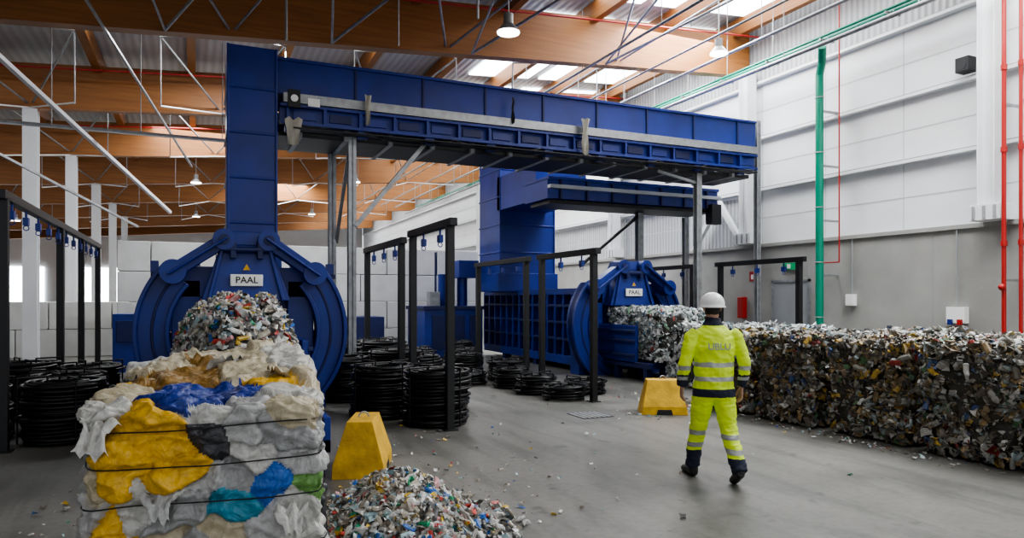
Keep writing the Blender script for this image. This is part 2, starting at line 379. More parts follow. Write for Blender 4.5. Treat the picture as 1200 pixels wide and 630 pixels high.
# ---------------------------------------------------------------- balers
def baler(ax,yd,cz,L,col,name):
    b=MB()
    R=1.46; A=math.radians(42); B0=math.radians(-75)
    for s in (0,1):
        a0,a1=(B0,A) if s==0 else (math.pi-A,math.pi-B0)
        b.ringY(ax,cz,yd-.1,yd+.1,R,1.0,BLUE,34,a0,a1)
        b.ringY(ax,cz,yd-.17,yd+.17,R,R-.06,BLUE,34,a0,a1)
        b.ringY(ax,cz,yd-.15,yd+.1,1.06,1.0,BLUE,34,a0,a1)
        b.ringY(ax,cz,yd-.115,yd-.09,1.24,1.2,BLUED,34,a0,a1)
    for s in (-1,1):
        b.box(ax+s*.79-.19,ax+s*.79+.19,yd+.02,yd+.2,cz-.95,cz+.75,BLUE)
        b.box(ax+s*.66-.04,ax+s*.66+.04,yd-1.4,yd+.1,.35,1.15,BLUE)
        for z in (.5,.8,1.0): b.box(ax+s*.73-.04,ax+s*.73+.04,yd-1.4,yd+.1,z,z+.06,BLUED)
    b.box(ax-.98,ax+.98,yd+.02,yd+.2,cz+.5,cz+.95,BLUE)
    b.box(ax-.98,ax+.98,yd+.02,yd+.2,cz-1.0,cz-.8,BLUE)
    b.box(ax-.7,ax+.7,yd-1.9,yd,.28,.4,BLUED)
    for yy in (yd-1.7,yd-.6):
        for s in (-.6,.6): b.box(ax+s-.07,ax+s+.07,yy-.07,yy+.07,0,.3,BLUED)
    z0=cz+.45;z1=cz+1.45
    p=lambda x,y,z:(ax+x,yd+y,z)
    b.hexa([p(-.60,-.30,z0),p(.60,-.30,z0),p(.60,.1,z0),p(-.60,.1,z0),p(-.34,-.24,z1-.2),p(.34,-.24,z1-.2),p(.34,.1,z1-.2),p(-.34,.1,z1-.2)],BLUE)
    b.hexa([p(-.34,-.24,z1-.2),p(.34,-.24,z1-.2),p(.34,.3,z1-.2),p(-.34,.3,z1-.2),p(-.24,-.2,z1),p(.24,-.2,z1),p(.24,.3,z1),p(-.24,.3,z1)],BLUE)
    for s in (-1,1):
        b.box(ax+s*.18-.04,ax+s*.18+.04,yd-.38,yd-.2,cz+1.05,cz+1.3,BLUED)
        b.bar(p(s*.5,-.33,z0),p(s*.27,-.27,z1-.05),.05,.05,BLUE,up=(0,1,0))
    b.cyl((ax-.3,yd-.34,cz+1.18),(ax+.3,yd-.34,cz+1.18),.045,BLUED,12)
    b.box(ax-.22,ax+.22,yd-.345,yd-.30,cz+.66,cz+.83,SIGN)
    b.add([p(-.05,-.325,cz+.89),p(.05,-.325,cz+.89),p(0,-.32,cz+.98)],[(0,1,2)],YEL)
    for s in (-1,1):
        e=(math.cos(A)*1.28,math.sin(A)*1.28)
        b.bar(p(s*.26,-.2,cz+1.34),p(s*(e[0]+.06),-.2,cz+e[1]-.04),.2,.26,BLUE,up=(0,1,0))
        b.bar(p(s*.26,-.32,cz+1.34),p(s*(e[0]+.06),-.32,cz+e[1]-.04),.03,.32,BLUE,up=(0,1,0))
        b.cyl((ax+s*.30,yd-.40,cz+1.32),(ax+s*.30,yd-.05,cz+1.32),.15,BLUE,24)
        b.cyl((ax+s*.30,yd-.43,cz+1.32),(ax+s*.30,yd-.40,cz+1.32),.07,BLUED,16)
        b.cyl((ax+s*e[0],yd-.38,cz+e[1]),(ax+s*e[0],yd-.05,cz+e[1]),.17,BLUE,24)
        b.box(ax+s*1.05-.12,ax+s*1.05+.12,yd+.1,yd+.5,0,cz,BLUE)
    b.box(ax-.8,ax+.8,yd+.2,yd+L,.35,1.85,BLUE)
    b.box(ax-.95,ax+.95,yd+.2,yd+L,1.8,1.95,BLUE); b.box(ax-.95,ax+.95,yd+.2,yd+L,.15,.35,BLUE)
    for y in np.arange(yd+.4,yd+L,.42):
        for s in (-1,1): b.box(ax+s*.87-.07,ax+s*.87+.07,y,y+.07,.3,1.85,BLUE)
    for s in (-1,1):
        for z in (.7,1.1,1.5): b.box(ax+s*.88-.05,ax+s*.88+.05,yd+.3,yd+L,z,z+.07,BLUED)
        for y in np.arange(yd+.8,yd+L,2): b.box(ax+s*.8-.1,ax+s*.8+.1,y,y+.2,0,.2,BLUED)
    x0,x1,y0,y1,zt=col
    b.box(x0,x1,y0,y1,1.9,zt,BLUE)
    for z in np.arange(2.95,zt,.75): b.box(x0-.025,x1+.025,y0-.025,y1+.025,z,z+.04,BLUE)
    for s in (x0-.02,x1-.02): b.box(s,s+.04,y0-.03,y0,2,zt,BLUE)
    b.box(x0-.08,x1+.08,y0-.08,y1+.08,1.9,2.4,BLUE)
    o=b.obj(name,.012)
    text('PAAL',.13,(ax,yd-.348,cz+.745),(math.pi/2,0,0),BLACK,'nameplate_lettering',o)
    return o
baler(.66,11.0,1.22,4.5,(.48,1.24,12.45,13.7,5.92),'baling_press')
baler(8.95,13.5,1.10,6.3,(7.5,9.15,17.4,18.9,6.0),'baling_press')
b=MB(); b.box(5.7,7.4,18.4,20.1,.1,1.45,BLUE); b.box(5.65,7.45,18.35,20.15,1.4,1.5,BLUED)
for x in (5.9,6.5,7.0): b.box(x,x+.35,18.36,18.4,.3,1.25,BLUED)
b.cyl((6.5,19.0,1.5),(6.5,19.0,2.4),.22,BLUE,20); b.cyl((7.0,19.0,1.5),(7.0,19.0,2.7),.15,BLUE,20); b.box(6.8,7.4,18.7,19.5,2.3,2.8,BLUE)
b.box(5.9,6.2,18.6,18.9,1.5,1.9,GALV); b.cyl((6.1,18.7,1.9),(6.1,18.7,3.0),.03,BLUED)
for x in (5.7,7.3):
    for y in (18.4,20.0): b.box(x,x+.1,y,y+.1,0,.12,BLUED)
b.obj('hydraulic_power_unit',.01)
b=MB(); b.box(3.3,4.8,19.3,20.6,0,1.2,BLUED); b.box(3.4,4.0,19.28,19.3,.3,1,DARK); b.obj('control_cabinet',.01)
b=MB()
for x in (-1.75,-.95): b.box(x,x+.7,18.4,19.2,0,1.35,BLUE); b.box(x+.08,x+.62,18.38,18.4,.7,1.2,BLUED)
b.obj('steel_locker',.01)
b=MB()
for s in (-.62,1.38):
    b.box(s,s+.72,11.75,11.95,2.03,2.10,BLUED)
    for q in (.03,.22,.41,.60): b.box(s+q-.03,s+q+.08,11.68,11.82,2.10,2.27,BLUE); b.cyl((s+q+.02,11.7,1.98),(s+q+.02,11.7,2.1),.03,BLUE,8)
    q=s+.5 if s<0 else s+.1
    b.box(q-.03,q+.03,11.8,11.9,1.96,2.05,BLUED)
b.obj('wire_feeder_bank')

# ---------------------------------------------------------------- wire racks & coils
def rack(X,ys,z,dx=.0):
    b=MB(); w=.05
    for y in ys:
        b.box(X-w,X+w,y-w,y+w,0,z,BLACK); b.box(X-.09,X+.09,y-.09,y+.09,0,.015,BLACK)
    b.box(X-w,X+w,ys[0]-.15,ys[-1]+.15,z-.02,z+.08,BLACK)
    y=ys[0]+.4
    while y<ys[-1]:
        b.cyl((X,y,z-.1),(X,y,z),.015,BLUE,8); b.box(X-.03,X+.03,y-.05,y+.05,z-.2,z-.1,BLUE); b.torus((X,y,z-.23),.03,.008,BLUE,12,5,1)
        y+=.75
    return b.obj('wire_guide_rack',.004)
rack(3.0,[8.6,10.3],2.66); rack(3.0,[10.95,13.4],2.6)
rack(6.0,[10.0,11.9],2.46); rack(6.0,[12.6,15.2],2.46)
rack(11.0,[10.4,12.7],2.46); rack(11.0,[13.7,15.8],2.46)
rack(-1.95,[9.4,13.0,15.2,17.6],2.82)

def coil(X,Y,h,R=.43,z0=0.):
    b=MB(); r=.026; z=z0+r+.014; 
    while z<z0+h:
        lx,ly=random.uniform(-.025,.025),random.uniform(-.025,.025)
        for k,RR in enumerate((R,R-.06,R-.18)):
            b.torus((X+lx+random.uniform(-.015,.015),Y+ly+random.uniform(-.015,.015),z+random.uniform(-.01,.01)),RR+random.uniform(-.03,.015),r*random.uniform(.6,1.1),WIRE,24,5,2,.013)
        z+=.045
    for k in range(4):
        a=k*math.pi/2+.4; c,s_=math.cos(a),math.sin(a)
        b.tube([(X+c*(R-.26),Y+s_*(R-.26),z0+.02),(X+c*(R-.26),Y+s_*(R-.26),z+.02),(X+c*(R+.04),Y+s_*(R+.04),z+.02),(X+c*(R+.04),Y+s_*(R+.04),z0+.02)],.012,WIRE,6)
    return b.obj('wire_coil')
for (x,y,h) in ((3.0,9.15,.76),(2.48,10.1,.74),(3.5,10.45,.6),(3.05,11.6,.85),(2.3,11.9,.75),(3.65,12.3,.7),(3.2,12.85,.9),(3.2,14.5,.8),(3.7,15.6,.8),(-1.45,9.9,.75),(-2.5,10.3,.7),(-1.55,11.1,.7),(-2.3,12.2,.8),(-1.5,12.5,.7)):
    coil(x,y,h)
for (x,y,h) in ((5.7,10.45,.26),(6.4,11.0,.24),(5.6,11.35,.34),(5.55,12.3,.36),(5.9,13.4,.4),(5.3,14.3,.5),(5.9,15.65,.5),(4.9,16.4,.5),(5.0,13.2,.25),(6.1,16.8,.6)):
    coil(x,y,h,.36)

# ---------------------------------------------------------------- yellow barrier blocks
def yblock(cx,cy,ang,L,H,W):
    b=MB(); t=.72
    prof=[(-W/2,0),(W/2,0),(W/2,.12),(W/2*t*.7,H),(-W/2*t*.7,H),(-W/2,.12)]
    c,s_=math.cos(ang),math.sin(ang)
    def P(l,w,z): return (cx+c*l-s_*w,cy+s_*l+c*w,z)
    vs=[P(-L/2*(1-.3*(z/H)),w,z) for w,z in prof]+[P(L/2*(1-.3*(z/H)),w,z) for w,z in prof]
    n=6; b.add(vs,[tuple(range(n))[::-1],tuple(range(n,2*n))]+[(i,(i+1)%n,n+(i+1)%n,n+i) for i in range(n)],YEL)
    b.hexa([P(-.12,-W/2-.003,.0),P(.12,-W/2-.003,.0),P(.12,-W/2+.02,.0),P(-.12,-W/2+.02,.0),P(-.1,-W/2-.003,.08),P(.1,-W/2-.003,.08),P(.1,-W/2+.02,.08),P(-.1,-W/2+.02,.08)],DARK)
    b.torus(P(0,0,H),.05,.01,GALV,16,6,1)
    b.obj('concrete_barrier',.02)
yblock(1.53,7.0,math.radians(70),.85,.52,.48)
yblock(6.36,8.62,math.radians(-28),.68,.50,.5)

# ---------------------------------------------------------------- waste chips
PAL_MIX=[(.62,.60,.56),(.5,.5,.48),(.35,.36,.35),(.7,.7,.68),(.22,.2,.17),(.28,.24,.18),(.1,.1,.1),(.05,.12,.35),(.35,.05,.04),(.1,.22,.12),(.55,.42,.1),(.3,.4,.45),(.45,.33,.22),(.6,.35,.3),(.72,.72,.70)]
W_MIX=[8,10,10,5,10,9,6,2,1.5,1.5,1.5,4,4,1,4]
PAL_DK=[(.22,.21,.18),(.15,.13,.10),(.10,.085,.07),(.31,.30,.27),(.06,.055,.05),(.20,.15,.09),(.44,.43,.40),(.40,.26,.05),(.05,.09,.22),(.28,.04,.03),(.08,.16,.08),(.24,.28,.28),(.58,.58,.56),(.29,.20,.10)]
W_DK=[9,9,7,9,5,9,6,2.5,2,1.3,2,6,3.5,6]
W_YL=[8,9,6,7,5,10,4,8,1.3,1.3,1.5,3,3,10]
PAL_WH=[(.72,.73,.72),(.6,.63,.63),(.45,.5,.5),(.78,.78,.77),(.3,.33,.33),(.15,.3,.45),(.25,.4,.28),(.5,.12,.1),(.2,.2,.2)]
W_WH=[9,10,9,7,6,1.5,1.5,.5,3]
PAL_COL=[(.68,.68,.65),(.56,.56,.54),(.60,.07,.05),(.04,.15,.46),(.04,.36,.18),(.68,.46,.06),(.1,.1,.1),(.4,.36,.3),(.6,.3,.3),(.36,.5,.54),(.25,.22,.18),(.5,.46,.38)]
W_COL=[11,11,1.7,2,1.3,2,3,6,1.3,4,5,6]
def nrm(a): return a/(np.linalg.norm(a,axis=-1,keepdims=True)+1e-9)
def chip_arrays(P,N,smin,smax,pal,w,bottle=.25,tilt=.4):
    P=np.array(P,float);N=np.array(N,float);n_=len(P);w=np.array(w)/sum(w)
    col=np.array(pal)[rng.choice(len(pal),n_,p=w)]*rng.uniform(.65,1.2,(n_,1)); col=np.clip(col,0,.8)
    n=nrm(N+rng.normal(0,tilt,(n_,3))); t=nrm(np.cross(n,rng.normal(0,1,(n_,3)))); u=np.cross(n,t)
    s=rng.uniform(smin,smax,n_)[:,None]; c=P+n*rng.uniform(-.2,.35,(n_,1))*s
    ib=rng.random(n_)<bottle
    Vs=[];F=[];Cs=[];o=0
    k=7
    B=np.where(ib)[0]
    if len(B):
        fl=rng.uniform(.35,.85,(len(B),1)); arr=[]
        for (a,r) in ((-.5,.24),(-.46,.33),(-.1,.31),(.05,.34),(.25,.3),(.38,.12),(.5,.10)):
            bend=rng.normal(0,.05,(len(B),1))*s[B]
            for j in range(k):
                th=2*math.pi*j/k; arr.append(c[B]+t[B]*(a*1.5*s[B])+u[B]*(r*s[B]*math.cos(th)+bend)+n[B]*(r*s[B]*fl*math.sin(th)))
        A=np.stack(arr,1); nv=7*k; Vs.append(A.reshape(-1,3))
        loc=[]
        for q in range(6):
            for j in range(k): loc.append((q*k+j,q*k+(j+1)%k,(q+1)*k+(j+1)%k,(q+1)*k+j))
        loc+= [tuple(range(k)),tuple(range(6*k,7*k))]
        for i in range(len(B)): F+= [tuple(o+i*nv+x for x in f) for f in loc]
        Cs.append(np.repeat(col[B],len(loc),axis=0)); 
        cc=Cs[-1].reshape(len(B),len(loc),3); cap=np.array(pal)[rng.choice(len(pal),len(B),p=w)]; cc[:,5*k:6*k]=cap[:,None,:]
        o+=len(B)*nv
    Q=np.where(~ib)[0]
    if len(Q):
        a=s[Q]*rng.uniform(.35,.6,(len(Q),1)); bb=s[Q]*rng.uniform(.25,.5,(len(Q),1)); arr=[]
        for iy in range(3):
            for ix in range(3):
                g=lambda k_: rng.normal(0,k_,(len(Q),1))*s[Q]
                arr.append(c[Q]+t[Q]*((ix-1)*a+g(.13))+u[Q]*((iy-1)*bb+g(.13))+n[Q]*g(.2))
        A=np.stack(arr,1); Vs.append(A.reshape(-1,3)); loc=[(0,1,4,3),(1,2,5,4),(3,4,7,6),(4,5,8,7)]
        for i in range(len(Q)): F+=[tuple(o+i*9+x for x in f) for f in loc]
        Cs.append(np.repeat(col[Q],4,axis=0)*rng.uniform(.85,1.08,(len(Q)*4,1)))
    return np.vstack(Vs),F,np.vstack(Cs)
def colmesh(name,V,F,C,m,smooth=False):
    me=bpy.data.meshes.new(name); me.from_pydata(np.asarray(V).tolist(),[],F)
    ca=me.color_attributes.new('Col','FLOAT_COLOR','CORNER')
    cnt=np.array([len(f) for f in F]); cc=np.repeat(np.array(C),cnt,axis=0); cc=np.hstack([cc,np.ones((len(cc),1))]).astype(np.float32)
    ca.data.foreach_set('color',cc.ravel()); me.materials.append(m)
    me.polygons.foreach_set('use_smooth',[smooth]*len(F)); me.update()
    o=bpy.data.objects.new(name,me); COL.objects.link(o); return o
def boxgrid(hx,hy,hz,res):
    V=[];F=[]
    nx,ny,nz=[max(2,int(2*h/res)) for h in (hx,hy,hz)]
    def face(fn,a,bn):
        o=len(V)
        for i in range(a+1):
            for j in range(bn+1): V.append(fn(2*i/a-1,2*j/bn-1))
        for i in range(a):
            for j in range(bn):
                q=o+i*(bn+1)+j; F.append((q,q+bn+1,q+bn+2,q+1))
    face(lambda s,t:(s*hx,-hy,t*hz),nx,nz); face(lambda s,t:(-s*hx,hy,t*hz),nx,nz)
    face(lambda s,t:(hx,s*hy,t*hz),ny,nz); face(lambda s,t:(-hx,-s*hy,t*hz),ny,nz)
    face(lambda s,t:(s*hx,t*hy,hz),nx,ny); face(lambda s,t:(s*hx,-t*hy,-hz),nx,ny)
    return np.array(V),F
def bale(name,cx,cy,z0,hx,hy,hz,ang,pal,w,dens=330,smin=.05,smax=.13):
    V,F=boxgrid(hx,hy,hz,.07); H=np.array((hx,hy,hz))
    off=Vector(rng.uniform(0,50,3))
    q=V/H; d=nrm(q**7); n=np.array([noise.fractal(Vector(v)*4+off,1,2,3) for v in V])
    inset=-.06*np.clip(np.sum(np.abs(q)**8,axis=1)-1,0,None)
    W=V+d*(n*.05+inset-.02)[:,None]
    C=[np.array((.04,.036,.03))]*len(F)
    P=[];N=[]
    for ax in range(3):
        for s in (-1,1):
            if ax==2 and s==-1: continue
            oth=[k for k in range(3) if k!=ax]; area=4*H[oth[0]]*H[oth[1]]
            n=int(area*dens*(1 if (ax==0 and s==-1) or (ax==1 and s==-1) or ax==2 else .4))
            p=np.zeros((n,3)); p[:,ax]=s*(H[ax]-.015); p[:,oth[0]]=rng.uniform(-.97,.97,n)*H[oth[0]]; p[:,oth[1]]=rng.uniform(-.97,.97,n)*H[oth[1]]
            e1=np.abs(p[:,oth[0]])/H[oth[0]];e2=np.abs(p[:,oth[1]])/H[oth[1]]
            p[:,ax]-=s*(.08*np.clip((e1-.8)/.2,0,1)**2+.05*np.clip((e2-.85)/.15,0,1)**2)
            nn=np.zeros((n,3)); nn[:,ax]=s; nn[:,oth[0]]=np.sign(p[:,oth[0]])*np.clip((e1-.8)/.2,0,1)*.8
            P.append(p);N.append(nn)
    P=np.vstack(P);N=np.vstack(N)
    bul=np.array([noise.noise(Vector(p)*3.2+off) for p in P]); P+=N*bul[:,None]*.08
    v2,f2,c2=chip_arrays(P,N,smin,smax,pal,w)
    v2[:,2]=np.maximum(v2[:,2],-hz-.02)
    o=len(W); FF=list(F)+[tuple(o+k for k in f) for f in f2]; CC=np.vstack([np.array(C),c2])
    tv=MB(); e=.03
    for k in range(5):
        zz_=(-.72+.36*k)*hz
        pts=[(-hx-e,-hy+.02,zz_),(hx+e,-hy+.02,zz_),(hx+e,hy-.02,zz_),(-hx-e,hy-.02,zz_),(-hx-e,-hy+.02,zz_)]
        for a,c in zip(pts[:-1],pts[1:]): tv.cyl(a,c,.005,WIRE,5,cap=False)
    VV=np.vstack([W,v2,np.array(tv.v)]); o=len(W)+len(v2); FF+=[tuple(o+k for k in f) for f in tv.f]; CC=np.vstack([CC,np.full((len(tv.f),3),.02)])
    ob=colmesh(name,VV,FF,CC,CHIP)
    ob.location=(cx,cy,z0+hz+.03); ob.rotation_euler=(0,0,ang); return ob
y=3.0
k=0
while y<8.5:
    hy=.49+.05*random.random(); hz=.55+.05*random.random()
    bale('plastic_bale',7.86+random.uniform(-.09,.07),y+hy,0,.52,hy,hz,random.uniform(-.07,.07),PAL_DK if k<5 else PAL_MIX,(W_YL if k%2==0 else W_DK) if k<5 else W_MIX,620,.035,.115)
    y+=2*hy+.19; k+=1
y=3.4;k=0
while y<11.0:
    hy=.53; bale('plastic_bale',9.12,y+hy,0,.54,hy,.57+.04*random.random(),random.uniform(-.02,.02),PAL_MIX if k<4 else PAL_WH,W_MIX if k<4 else W_WH,260,.06,.13); y+=2*hy+.12;k+=1
bale('plastic_bale',8.95,12.35,.42,.54,1.05,.52,0,PAL_WH,W_WH,450,.04,.12)

def heap(name,cx,cy,rx,ry,h,pal,w,n,smin,smax,ang=0,pw=1.3,z0=0.,bot=.25,out=True):
    V=[];F=[];nr=18;na=40
    V.append((0,0,h))
    for i in range(1,nr+1):
        for j in range(na):
            r=i/nr;t=2*math.pi*j/na; k=1+.12*noise.noise(Vector((math.cos(t)*1.5,math.sin(t)*1.5,cx)))
            V.append((rx*r*k*math.cos(t),ry*r*k*math.sin(t),max(.004,h*(1-r**pw)*(1+.2*noise.noise(Vector((r*3*math.cos(t),r*3*math.sin(t),cy)))))))
    for j in range(na): F.append((0,1+j,1+(j+1)%na))
    for i in range(nr-1):
        for j in range(na): a=1+i*na+j; c_=1+i*na+(j+1)%na; F.append((a,a+na,c_+na,c_))
    V=np.array(V);P=[];N=[]
    FA=[f for f in F]; areas=[];
    for f in FA:
        p=[V[i] for i in f]; areas.append(np.linalg.norm(np.cross(p[1]-p[0],p[2]-p[0])))
    areas=np.array(areas); pick=rng.choice(len(FA),n,p=areas/areas.sum())
    for i in pick:
        p=[V[q] for q in FA[i]]; a,c=rng.random(2); 
        pt=p[0]+(p[1]-p[0])*a+(p[-1]-p[0])*c if a+c<1 or len(p)==4 else p[0]+(p[1]-p[0])*(1-a)+(p[-1]-p[0])*(1-c)
        nn=np.cross(p[1]-p[0],p[-1]-p[0]); nn=nn/(np.linalg.norm(nn)+1e-9); 
        if nn[2]<0: nn=-nn
        P.append(pt+nn*.01);N.append(nn)
    if out:
        for _ in range(n//8):
            r=rng.uniform(.98,1.4);t=rng.uniform(0,2*math.pi); P.append(np.array((rx*r*math.cos(t),ry*r*math.sin(t),.015)));N.append(np.array((0,0,1.)))
    v2,f2,c2=chip_arrays(P,N,smin,smax,pal,w,bot,.5)
    v2[:,2]=np.maximum(.003,v2[:,2])
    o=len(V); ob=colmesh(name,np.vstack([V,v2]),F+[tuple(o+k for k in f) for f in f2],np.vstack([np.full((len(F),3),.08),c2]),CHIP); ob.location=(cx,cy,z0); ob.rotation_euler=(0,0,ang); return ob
heap('plastic_waste_mound',.44,8.70,.68,2.3,1.17,PAL_COL,W_COL,6500,.04,.10,math.radians(3.5),6.5,.43,.30,False)
b=MB(); b.box(-.2,1.12,6.5,9.05,.3,.42,BLUED)
for s in (-.2,1.06): 
    b.box(s,s+.06,6.5,9.05,.3,.62,BLUE)
    for yy in (6.8,8.6): b.box(s,s+.06,yy,yy+.1,0,.3,BLUED)
b.obj('outfeed_channel',.006)
heap('plastic_waste_heap',1.38,5.12,.64,.76,.40,PAL_COL,W_COL,3700,.025,.08,.25)
heap('plastic_waste_heap',7.0,9.1,.4,.6,.1,PAL_COL,W_COL,260,.03,.07)
P=[];N=[]
def sc(n,cx,cy,sx,sy):
    for _ in range(n): P.append((rng.normal(cx,sx),rng.normal(cy,sy),.012)); N.append((0,0,1))
sc(220,1.85,5.5,.4,.6); sc(150,7.1,6.3,.1,1.6); sc(80,7.1,9.5,.3,1.0); sc(80,-.9,5.4,.22,.9); sc(30,6.2,11,.5,1.5); sc(60,2.2,7.6,.5,1.2); sc(70,4,8,1.8,2.4); sc(30,5.9,8.5,.4,.3)
v,f,c=chip_arrays(P,N,.015,.05,PAL_COL,W_COL,.1,.25)
v[:,2]=np.maximum(.002,v[:,2])
colmesh('floor_litter',v,f,c,CHIP)

# ---------------------------------------------------------------- big film bale (foreground)
hx,hy,hz=.565,.78,.62
V,F=boxgrid(hx,hy,hz,.0092); H=np.array((hx,hy,hz))
Wt=(.52,.515,.48);Gy=(.30,.305,.30);G2=(.42,.42,.41);Ye=(.66,.38,.012);Bl=(.010,.034,.24);Bk=(.03,.03,.035);LB=(.015,.12,.46);Te=(.03,.22,.32);Gn=(.15,.32,.08);Oc=(.26,.15,.04);Cr=(.48,.42,.29)
f_=-hy
seeds=[((-.33,f_,.46),Ye),((-.20,f_,.38),Ye),((-.32,f_,.28),Ye),((-.14,f_,.28),Ye),((-.42,f_,.04),Ye),((-.36,f_,-.05),Ye),((-.24,f_,.5),Ye),
((.0,f_,.40),Bk),((.0,f_,.57),Wt),((.20,f_,.50),G2),((.42,f_,.46),Gy),((.22,f_,.34),Wt),((.3,f_,.18),LB),((.12,f_,.09),Te),((-.5,f_,.44),Gy),((-.5,f_,.25),Cr),((-.02,f_,.22),G2),((.48,f_,.30),G2),
((.54,f_,.12),Gn),((.42,f_,.02),Wt),((.15,f_,-.04),Cr),((-.1,f_,.05),Gy),((-.25,f_,.12),Wt),((-.2,f_,-.12),Cr),((.05,f_,-.2),Gy),((.35,f_,-.18),Wt),((-.5,f_,.58),Wt),((.45,f_,.6),Cr),((-.52,f_,.1),G2),((.1,f_,.22),Gy),((.3,f_,.0),G2),
((-.05,-.50,hz),Bl),((.14,-.40,hz),Bl),((-.15,-.28,hz),Bl),((.02,-.3,hz),Bl),((.2,-.68,hz),G2),((-.12,-.68,hz),Bl),((-.4,-.5,hz),Cr),((-.42,-.1,hz),Oc),((-.15,.1,hz),Oc),((-.3,.4,hz),Cr),((.33,-.2,hz),Ye),((.40,-.32,hz),Ye),((.40,-.58,hz),Wt),((.52,-.15,hz),Cr),((.2,.1,hz),Cr),((.42,.25,hz),Wt),((.1,.5,hz),Cr),((.48,.65,hz),Wt),((-.45,.65,hz),G2)]
for _ in range(40):
    ax=rng.integers(0,3)
    p=rng.uniform(-1,1,3)*H; 
    if ax==1: p[1]=hy
    elif ax==0: p[0]=hx*rng.choice((-1,1))
    else: p[2]=-hz
    seeds.append((tuple(p),[Wt,Gy,G2,Cr,Wt,G2,Ye,Bk][rng.integers(0,8)]))
ANI=np.array((1,1,1.22))
SP=np.array([s[0] for s in seeds])*ANI; SC=np.array([s[1] for s in seeds])
def nvec(A,sc,off=0): return np.array([noise.noise_vector(Vector(a)*sc+Vector((off,off,off))) for a in A])
def cells(A):
    Q=(A+.11*nvec(A,3.4)+.045*nvec(A,9,5))*ANI
    ii=[];g=[]
    for q in np.array_split(Q,12):
        D=np.linalg.norm(q[:,None,:]-SP[None,:,:],axis=2); ii.append(D.argmin(1)); s=np.partition(D,1,axis=1); g.append(s[:,1]-s[:,0])
    return np.concatenate(ii),np.concatenate(g)
ci,gap=cells(V)
q=V/H; d=nrm(q**7)
offs=rng.uniform(-.03,.03,len(seeds))
bul=.028*(1-np.exp(-gap/.014))+offs[ci]*(1-np.exp(-gap/.005))
rots=[Matrix.Rotation(rng.uniform(0,6.28),3,Vector(rng.normal(0,1,3)).normalized()) for _ in seeds]
fold=np.empty(len(V))
for k in range(len(V)):
    v=Vector(V[k]); p=rots[ci[k]]@v; o_=Vector((ci[k]*3.1,0,0))
    wv=noise.noise_vector(p*6)*.04
    pw_=p+wv
    f1=noise.voronoi(Vector((pw_.x*9,pw_.y*4.5,pw_.z*4.5))+o_)[0]; f2=noise.voronoi(Vector((pw_.x*15,pw_.y*15,pw_.z*26))+o_)[0]
    n2=noise.noise(v*2.6+Vector((9,0,0)))
    n=noise.noise(Vector((p.y*12,p.x*3.5,p.z*3.5))+o_); r1=max(0,1-abs(n)*4)
    fold[k]=.055*(f1[0]-.4)+.020*(f2[0]-.4)+.045*n2+.016*r1*r1
tz=np.array([-.42,-.12,.12,.30,.47]); 
tie=np.zeros(len(V))
side=np.abs(q[:,2])<.97
for z in tz: tie+=np.exp(-((V[:,2]-z)/.016)**2)*.016
disp=bul+fold-tie*side-.045
NV=V+d*disp[:,None]
cor=np.clip((np.sum(np.abs(q)**10,axis=1)-1),0,2)
NV-=d*(.05*cor)[:,None]
top=np.clip((q[:,2]-.3)/.7,0,1)
NV[:,2]+=top*(.10*np.clip((q[:,1]+.35),0,1.3)*(1+.5*q[:,0]) - .01)
NV[:,2]=np.maximum(NV[:,2],-hz)
Fa=np.array(F); FC=V[Fa].mean(1); fi,_=cells(FC)
cols=[SC[i] for i in fi]
fb=colmesh('plastic_film_bale',NV,F,cols,FILM,True)
bm=bmesh.new(); bm.from_mesh(fb.data); bmesh.ops.remove_doubles(bm,verts=bm.verts,dist=.0008); bm.to_mesh(fb.data); bm.free()
fb.location=(.10,4.40,hz); fb.rotation_euler=(0,0,math.radians(-4))
tv=MB()
for z in tz:
    band=np.where((np.abs(V[:,2]-z)<.02)&side)[0]
    ang_=np.arctan2(V[band,1]/hy,V[band,0]/hx); order=np.linspace(-math.pi,math.pi,73)[:-1]; pts=[]
    for a in order:
        da=np.abs((ang_-a+math.pi)%(2*math.pi)-math.pi); sel=band[da<.06]
        k=sel[np.argmax(np.linalg.norm(NV[sel,:2],axis=1))]; pts.append((NV[k,0]*1.004,NV[k,1]*1.004,z+.008*math.sin(a*3+z*9)))
    pts=np.array(pts)
    for it in range(2):
        pts[:,:2]=(pts[:,:2]*2+np.roll(pts[:,:2],1,0)+np.roll(pts[:,:2],-1,0))/4
    pts[:,:2]*=1.008
    for i in range(len(pts)): tv.cyl(pts[i],pts[(i+1)%len(pts)],.0035,WIRE,6,cap=False)
w=tv.obj('tie_wires',0,fb)
FV=[];FF=[];FC2=[]
for (x,y_,z,L,wd,col,az) in ((.3,-.1,.68,.22,.2,Cr,.4),(.1,.2,.72,.25,.2,Wt,2.0),(-.2,-.76,.18,.12,.14,G2,4.7),(.38,-.78,.06,.12,.12,Wt,4.9),(-.45,-.74,.52,.14,.16,Wt,4.4),(-.1,.35,.72,.22,.22,Oc,4.0)):
    n=9; o=len(FV); ca,sa=math.cos(az),math.sin(az); ph=rng.uniform(0,6)
    for i in range(n):
        for j in range(n):
            a=i/(n-1);c_=j/(n-1)-.5
            r_=a*L; ww=c_*wd*(1+.4*math.sin(a*4+ph)); 
            FV.append((x+ca*r_*.6-sa*ww,y_+sa*r_*.6+ca*ww,z-.5*r_*a*2+.022*math.sin(c_*16+ph)+.012*math.sin(a*14+c_*7+ph)))
    for i in range(n-1):
        for j in range(n-1): FF.append((o+i*n+j,o+i*n+j+1,o+(i+1)*n+j+1,o+(i+1)*n+j)); FC2.append(np.array(col))
fl=colmesh('loose_film_flaps',FV,FF,FC2,FILM,True); fl.parent=fb

